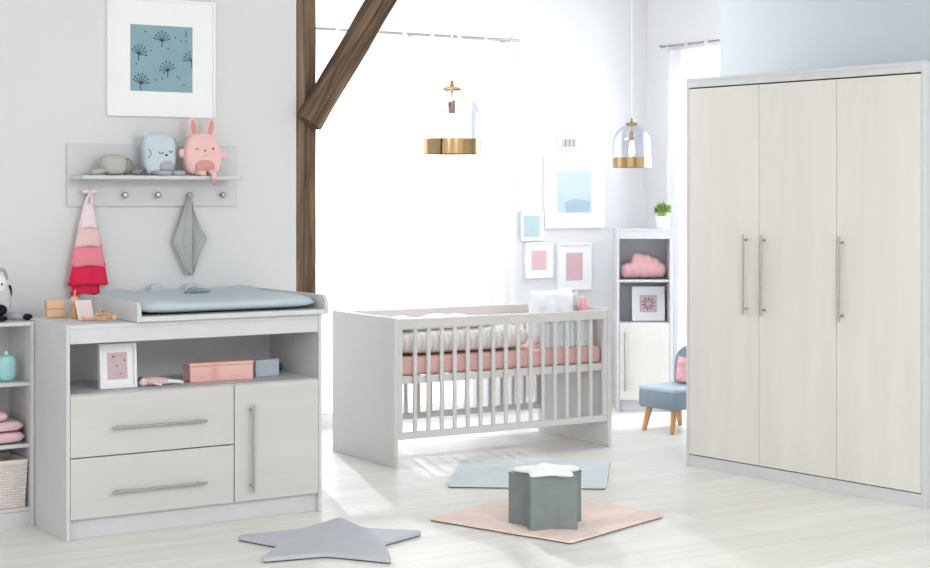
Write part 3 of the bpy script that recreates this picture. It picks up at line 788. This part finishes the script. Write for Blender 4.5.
m = ribbed(MB(), [(1.01, .080, 0), (LC-.105, .080, 0)], .185, .032, 10)
tag(m.build('crib_bumper', M['quilt'], None, crib_pt(0, 0, .591), crz, smooth=180), 'pale grey blue quilted bumper pad standing behind the right front crib bars', 'crib bumper')
def cushion(label, name, w, h, th, loc, mat, rx, rz, ry=0, group=None, pinch=.08):
    # Cushion stands with its lower edge at loc
    t = MB().cushion(w, h, th, xf=T(0, 0, h/2), pinch=pinch, wr=.02).build(name, mat, None, loc, rot=(radians(rx), radians(ry), radians(rz)), smooth=180)
    return tag(t, label, 'cushion', group)
cushion('large white cushion standing in the crib', 'cushion', .33, .33, .10, crib_pt(1.170, .16, .600), M['plush_white'], -8, 2, group='cushions in the crib')
cushion('pale mauve grey cushion between the white and pink cushions in the crib', 'cushion', .13, .30, .05, crib_pt(1.368, .270, .602), M['cush_grey'], -2, 10, 0, group='cushions in the crib')
cushion('rose pink cushion at the right end of the crib', 'cushion', .14, .285, .045, crib_pt(1.388, .170, .602), M['cush_pink'], 0, 62, 0, group='cushions in the crib')

# ------------------------------------------------------------ frames on the back wall
G = 'picture frames on the back wall'
FY = BY-.001
picture('picture_frame', 'tiny pale grey frame at the top of the back wall group', (6.889, FY, 1.79), .19, .10, .12, .062, [M['grey_print'], M['mauve']], group=G, fw=.010, deco=deco_lines)
picture('picture_frame', 'large white frame with pale blue print on the back wall', (6.938, FY, 1.243), .515, .508, .30, .295, [M['sky_print'], M['deep_sky']], group=G, fw=.016, deco=deco_band, iy=0)
picture('picture_frame', 'small frame with pale aqua print left of the large white frame', (6.570, FY, 1.160), .185, .200, .135, .150, [M['aqua_print'], M['deep_sky']], group=G, fw=.010)
picture('picture_frame', 'lower left white frame with a small square rose print', (6.630, FY, .900), .232, .248, .125, .135, [M['rose_print'], M['mauve']], group=G, fw=.012)
picture('picture_frame', 'lower right white frame with a tall rose print', (6.936, FY, .808), .292, .330, .145, .195, [M['rose_print'], M['mauve']], group=G, fw=.014)

# ------------------------------------------------------------ tall shelf unit
t = thing('tall_cabinet', 'narrow light grey cabinet with two open shelves over one door', 'cabinet', (6.955, 8.815, 0), radians(-33))
W = .380; D = .26; Z = 1.243; m = MB()
m.box(0, .018, 0, D, 0, Z).box(W-.018, W, 0, D, 0, Z).box(.018, W-.018, 0, D, Z-.018, Z-.001).box(.018, W-.018, 0, .018, Z-.066, Z-.018)
m.box(.018, W-.018, .012, D-.01, .882, .898).box(.018, W-.018, .02, D-.01, .590, .606).box(.018, W-.018, .02, D-.01, .075, .09)
m.box(.018, W-.018, D-.01, D, 0, Z-.018, .001)
m.build('carcass', M['carcass'], t)
MB().box(.018, W-.018, .03, .044, 0, .074, .001).build('plinth', M['carcass'], t)
d = MB().box(.020, W-.020, 0, .018, .082, .603, .0015).build('door', M['front_v'], t)
bar_handle(d, .055, 0, .345, .40, True).build('handle', M['steel'], d)
# cloud cushion
m = MB(); R_ = []
for (x, z, r) in ((-.145, .058, .056), (-.075, .065, .062), (.0, .065, .064), (.075, .066, .062), (.140, .062, .056), (-.045, .125, .062), (.022, .110, .066), (.09, .088, .062)):
    m.ball((x, 0, z), (r, .055, r), 24, 16)
o = m.build('cloud_cushion', M['cloud'], None, (7.185, 8.809, .9025), radians(-33), smooth=180); o.scale = (.80, .9, .95)
q = o.modifiers.new('melt', 'REMESH'); q.mode = 'VOXEL'; q.voxel_size = .006; q.use_smooth_shade = True
q = o.modifiers.new('soft', 'SMOOTH'); q.factor = .6; q.iterations = 14
tag(o, 'rose pink cloud cushion on the top shelf of the narrow cabinet', 'cushion')
picture('picture_frame', 'square white frame with a mauve burst print inside the narrow cabinet', (7.228, 8.812, .609), .226, .236, .118, .118, [M['pink_print'], M['mauve']], radians(-33), radians(-4), .016, .03, deco=deco_burst)
# plant
Z = 1.243
t = thing('potted_plant', 'small bushy green plant in a white pot on the narrow cabinet', 'plant', (7.303, 8.744, Z+.0005))
MB().lathe([(0, 0), (.040, 0), (.044, .004), (.052, .084), (.052, .088), (.046, .088), (.045, .076), (0, .075)], 28).build('pot', M['white'], t)
m = MB(); rnd = random.Random(3)
for k in range(230):
    th = rnd.uniform(0, 2*pi); ph = math.acos(rnd.uniform(-.25, 1)); rr = .069*rnd.uniform(.8, 1.12)
    d = Vector((sin(ph)*cos(th), sin(ph)*sin(th), cos(ph)*.95)); c = Vector((0, 0, .125))
    tip = c+d*rr; base = c+d*rr*.35; s = d.cross(Vector((rnd.uniform(-1, 1), rnd.uniform(-1, 1), rnd.uniform(-1, 1)))).normalized()*.0055
    mid = (tip+base)/2
    vs = [m.bm.verts.new(p) for p in (base, mid+s, tip, mid-s)]; m.bm.faces.new(vs)
m.ball((0, 0, .115), (.04, .04, .04), 12, 8)
m.build('foliage', M['leaf'], t, smooth=20)

# ------------------------------------------------------------ wardrobe
rzw = math.atan2(-.99582, .09135)
WR = thing('wardrobe', 'large three-door wardrobe with pale wood doors and long steel handles', 'wardrobe', (5.896, 6.864, 0), rzw)
W, D, Z = 1.5545, .56, 2.115
m = MB(); m.box(0, .022, 0, D, 0, Z).box(W-.022, W, 0, D, 0, Z).box(.022, W-.022, .0, D, Z-.02, Z-.001).box(.022, W-.022, .0, .018, 2.062, Z-.02)
m.box(.022, W-.022, .02, D-.01, .066, .084).box(.022, W-.022, D-.01, D, 0, Z-.02, .001).box(1.022, 1.038, .03, D-.01, .084, 2.05).box(.516, .532, .03, D-.01, .084, 2.05)
m.build('carcass', M['carcass'], WR)
MB().box(.022, W-.022, .006, .022, 0, .064, .001).build('plinth', M['carcass'], WR)
for x0, x1, hx in ((.024, .5225, .442), (.5255, 1.028, .565), (1.031, 1.5305, 1.072)):
    d = MB().box(0, x1-x0, 0, .018, .070, 2.055, .0015).build('door', M['front_v'], WR, loc=(x0, 0, 0))
    bar_handle(d, hx-x0, 0, 1.064, .42, True).build('handle', M['steel'], d)

# ------------------------------------------------------------ toddler chair
t = thing('toddler_chair', 'dusty blue upholstered toddler chair with beech legs half behind the wardrobe', 'chair', (6.58, 7.79, 0), radians(6))
# local x = depth (front at 0), y = width
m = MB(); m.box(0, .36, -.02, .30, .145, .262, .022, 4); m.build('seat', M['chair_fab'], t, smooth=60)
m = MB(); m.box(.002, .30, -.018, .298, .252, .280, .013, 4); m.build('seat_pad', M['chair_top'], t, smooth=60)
def back(u, v):
    return None
m = MB()
pts = []
for k in range(15):
    a = pi*k/14; pts.append((.14+.16*cos(a)*1.0, .16+.15*sin(a)**.8))
pts = [(.30, 0), *pts, (-.02, 0)]
m.prism(pts, .065, .02, 4)
m.build('backrest', M['chair_fab'], t, loc=(.335, 0, .215), rot=(radians(90), 0, radians(90)), smooth=60)
for (x, y, dx, dy) in ((.055, .035, -.035, -.015), (.055, .245, -.035, .02), (.31, .035, .04, -.015), (.31, .245, .04, .02)):
    MB().tube([(x+dx, y+dy, 0), (x, y, .150)], [.015, .021], 14).build('leg', M['chair_leg'], t)
cushion('small pink cushion leaning on the toddler chair backrest', 'cushion', .18, .17, .06, (6.825, 7.94, .285), M['cush_pink'], -8, -82)

# ------------------------------------------------------------ pendants
def pendant(label, loc, s, zc):
    t = thing('pendant_lamp', label, 'lamp', (loc[0], loc[1], loc[2]), group='glass dome pendant lamps')
    r = .163*s
    prof = [(r, 0)]
    for k in range(0, 15):
        a = (pi/2)*k/14; prof.append((r*cos(a)*1.0 if k < 14 else .01, .185*s+.165*s*sin(a)))
    MB().lathe(prof, 48).build('glass_dome', M['dome'], t, smooth=80)
    ro = r+.004
    MB().lathe([(ro, -.02*s), (ro, .066*s), (ro-.003, .066*s), (ro-.003, -.02*s), (ro, -.02*s)], 48).build('metal_band', M['brass'], t)
    MB().lathe([(0, .346*s), (.052*s, .346*s), (.060*s, .352*s), (.050*s, .362*s), (.012*s, .374*s), (.010*s, .405*s), (0, .405*s)], 28).build('cap', M['brass'], t)
    so = MB().lathe([(0, .215*s), (.019*s, .215*s), (.020*s, .220*s), (.020*s, .285*s), (.010*s, .292*s), (.004*s, .296*s), (.004*s, .346*s), (0, .346*s)], 20).build('socket', M['brass_dark'], t)
    MB().lathe([(.010*s, .214*s), (.016*s, .19*s), (.027*s, .14*s), (.028*s, .11*s), (.02*s, .085*s), (0, .076*s)], 20).build('bulb', M['bulb'], t)
    MB().tube([(0, 0, .405*s), (0, 0, CZ-loc[2])], .0022, 6).build('cord', M['cord'], t)
pendant('larger glass dome pendant lamp with brass band in front of the back window', (5.105, 8.0, 1.735), 1.0, CZ)
pendant('smaller glass dome pendant lamp with brass band above the narrow cabinet', (6.915, 8.60, 1.675), .78, CZ)

# ------------------------------------------------------------ rugs, star mat, pouf
def smooth_outline(pts, rad, n=5):
    out = []; N = len(pts)
    for i in range(N):
        p0 = Vector(pts[i-1]); p = Vector(pts[i]); p1 = Vector(pts[(i+1) % N])
        a = (p0-p); b = (p1-p); ra = min(rad, a.length*.45, b.length*.45); A = p+a.normalized()*ra; B = p+b.normalized()*ra
        for k in range(n+1):
            q = k/n; out.append(tuple(A*(1-q)**2+p*2*q*(1-q)+B*q*q))
    return out
def rug(name, label, pts, mat, th, rad, wav=0, cat='rug', lift=0):
    """padded flat mat: upper pile mesh and dark backing"""
    c = sum((Vector(p) for p in pts), Vector((0, 0)))/len(pts)
    lp = [tuple(Vector(p)-c) for p in pts]
    if sum(a[0]*b[1]-b[0]*a[1] for a, b in zip(lp, lp[1:]+lp[:1])) < 0: lp = lp[::-1]
    t = thing(name, label, cat, (c.x, c.y, 0))
    o = smooth_outline(lp, rad)
    d = []
    for a, b in zip(o, o[1:]+o[:1]):
        a = Vector(a); b = Vector(b); n = max(1, int((b-a).length/.04))
        for k in range(n): d.append(tuple(a+(b-a)*k/n))
    d = [tuple(Vector(p)*(1+wav*noise.noise(Vector((p[0]*7, p[1]*7, 2))))) for p in d]
    MB().prism([tuple(Vector(p)*.992) for p in d], .005, 0, xf=T(0, 0, .001)).build('backing', M['underlay'], t)
    MB().prism(d, th, min(.004, th*.4), 2, xf=T(0, 0, .0062)).build('pile', mat, t, smooth=50)
rug('square_rug', 'pale blue square rug in front of the crib', [(4.443, 7.009), (4.938, 7.644), (5.609, 7.168), (5.083, 6.528)], M['rug_blue'], .008, .03, .006)
rug('square_rug', 'salmon pink square rug under the star pouf', [(3.924, 6.351), (4.760, 6.640), (4.872, 5.825), (4.165, 5.591)], M['rug_pink'], .008, .02, .012)
star = [(3.041, 6.462), (3.398, 6.507), (3.593, 6.566), (3.567, 6.345), (3.752, 6.123), (3.497, 6.022), (3.363, 5.727), (3.191, 5.969), (2.944, 6.02), (3.124, 6.217)]
star = [(3.041, 6.462), (3.340, 6.440), (3.593, 6.566), (3.567, 6.300), (3.752, 6.123), (3.497, 6.022), (3.363, 5.727), (3.205, 5.969), (2.944, 6.02), (3.124, 6.217)]
star = [(3.323+(x-3.345)*1.03, 6.114+(y-6.10)*1.03-.045) for x, y in star]
rug('star_rug', 'grey felt star shaped mat on the floor in front of the dresser', star, M['grey_felt'], .016, .030, .004, cat='rug')
def star_pts(R0, r0, rot, n=5):
    return [((R0 if k % 2 == 0 else r0)*cos(rot+k*pi/n), (R0 if k % 2 == 0 else r0)*sin(rot+k*pi/n)) for k in range(2*n)]
rot = radians(27-33)
t = thing('star_pouf', 'grey blue star shaped pouf on the salmon pink rug', 'pouf', (4.300, 5.946, .0145))
m = MB(); m.prism(smooth_outline(star_pts(.182, .108, rot), .018, 4), .228, .006, 3)
m.build('cover', M['pouf'], t, smooth=50)
m = MB(); o = smooth_outline(star_pts(.1835, .1095, rot), .018, 4); m.tube([(x, y, .222) for x, y in o]+[(o[0][0], o[0][1], .222)], .0028, 6, cap=False)
m.build('piping', M['pouf'], t)
m = MB(); o = smooth_outline(star_pts(.172, .092, rot-.06), .035, 5)
def pil(sg, lv): return
n = len(o); rings = []
for (sc, z) in ((.93, .0), (1.0, .006), (1.0, .012), (.95, .020), (.8, .026), (.5, .031), (.2, .033)):
    rings.append([m.bm.verts.new((x*sc, y*sc, z)) for x, y in o])
m.bm.faces.new(rings[0][::-1])
for a, b in zip(rings, rings[1:]):
    for k in range(n): m.bm.faces.new((a[k], a[(k+1) % n], b[(k+1) % n], b[k]))
m.bm.faces.new(rings[-1])
tag(m.build('star_cushion', M['plush_white'], None, (4.294, 5.936, .2432), smooth=60), 'small white plush star cushion lying on the grey star pouf', 'cushion')

# ------------------------------------------------------------ light
sc = bpy.context.scene
w = bpy.data.worlds.new('sky'); sc.world = w; w.use_nodes = True
bg = w.node_tree.nodes['Background']; bg.inputs['Color'].default_value = (1, .995, .985, 1); bg.inputs['Strength'].default_value = 1.0
def area(name, loc, target, sx, sy, power, col=(1, 1, 1)):
    l = bpy.data.lights.new(name, 'AREA'); l.shape = 'RECTANGLE'; l.size = sx; l.size_y = sy; l.energy = power; l.color = col
    o = bpy.data.objects.new(name, l); C.objects.link(o); o.location = loc
    o.rotation_euler = (Vector(target)-Vector(loc)).to_track_quat('-Z', 'Y').to_euler()
    return o
area('daylight_back_window', (5.15, BY+.6, 1.5), (5.15, 5, .9), 2.6, 2.6, 9, (.97, .985, 1))
area('daylight_right_window', (RX+.7, 8.2, 1.5), (5, 8.0, 1.0), 1.8, 2.4, 120, (.97, .985, 1))
area('softbox_left', (-.6, 2.2, 2.75), (3.4, 7.3, .9), 1.3, 1.3, 22)
area('softbox_front', (3.4, 1.6, 2.9), (5.2, 4.8, .3), 1.6, 1.6, 105)
area('fill_light_bay', (4.9, 8.1, 2.93), (6.9, 9.2, 1.2), .7, .7, 30)  # added fill lamp, unseen above the view, brightens the bay walls
sun = bpy.data.lights.new('sun', 'SUN'); sun.energy = 4.6; sun.angle = radians(1.2); so = bpy.data.objects.new('sun', sun); C.objects.link(so)
so.rotation_euler = Vector((-.17, -.5, -.21)).to_track_quat('-Z', 'Y').to_euler()
vs = sc.view_settings; sc.display_settings.display_device = 'sRGB'
vs.view_transform = 'Standard'; vs.look = 'None'; vs.exposure = 0.42; vs.gamma = 1; vs.use_curve_mapping = False
sc.cycles.max_bounces = 10; sc.cycles.diffuse_bounces = 5; sc.cycles.transparent_max_bounces = 16
sc.cycles.caustics_reflective = False; sc.cycles.caustics_refractive = False; sc.cycles.sample_clamp_indirect = 4
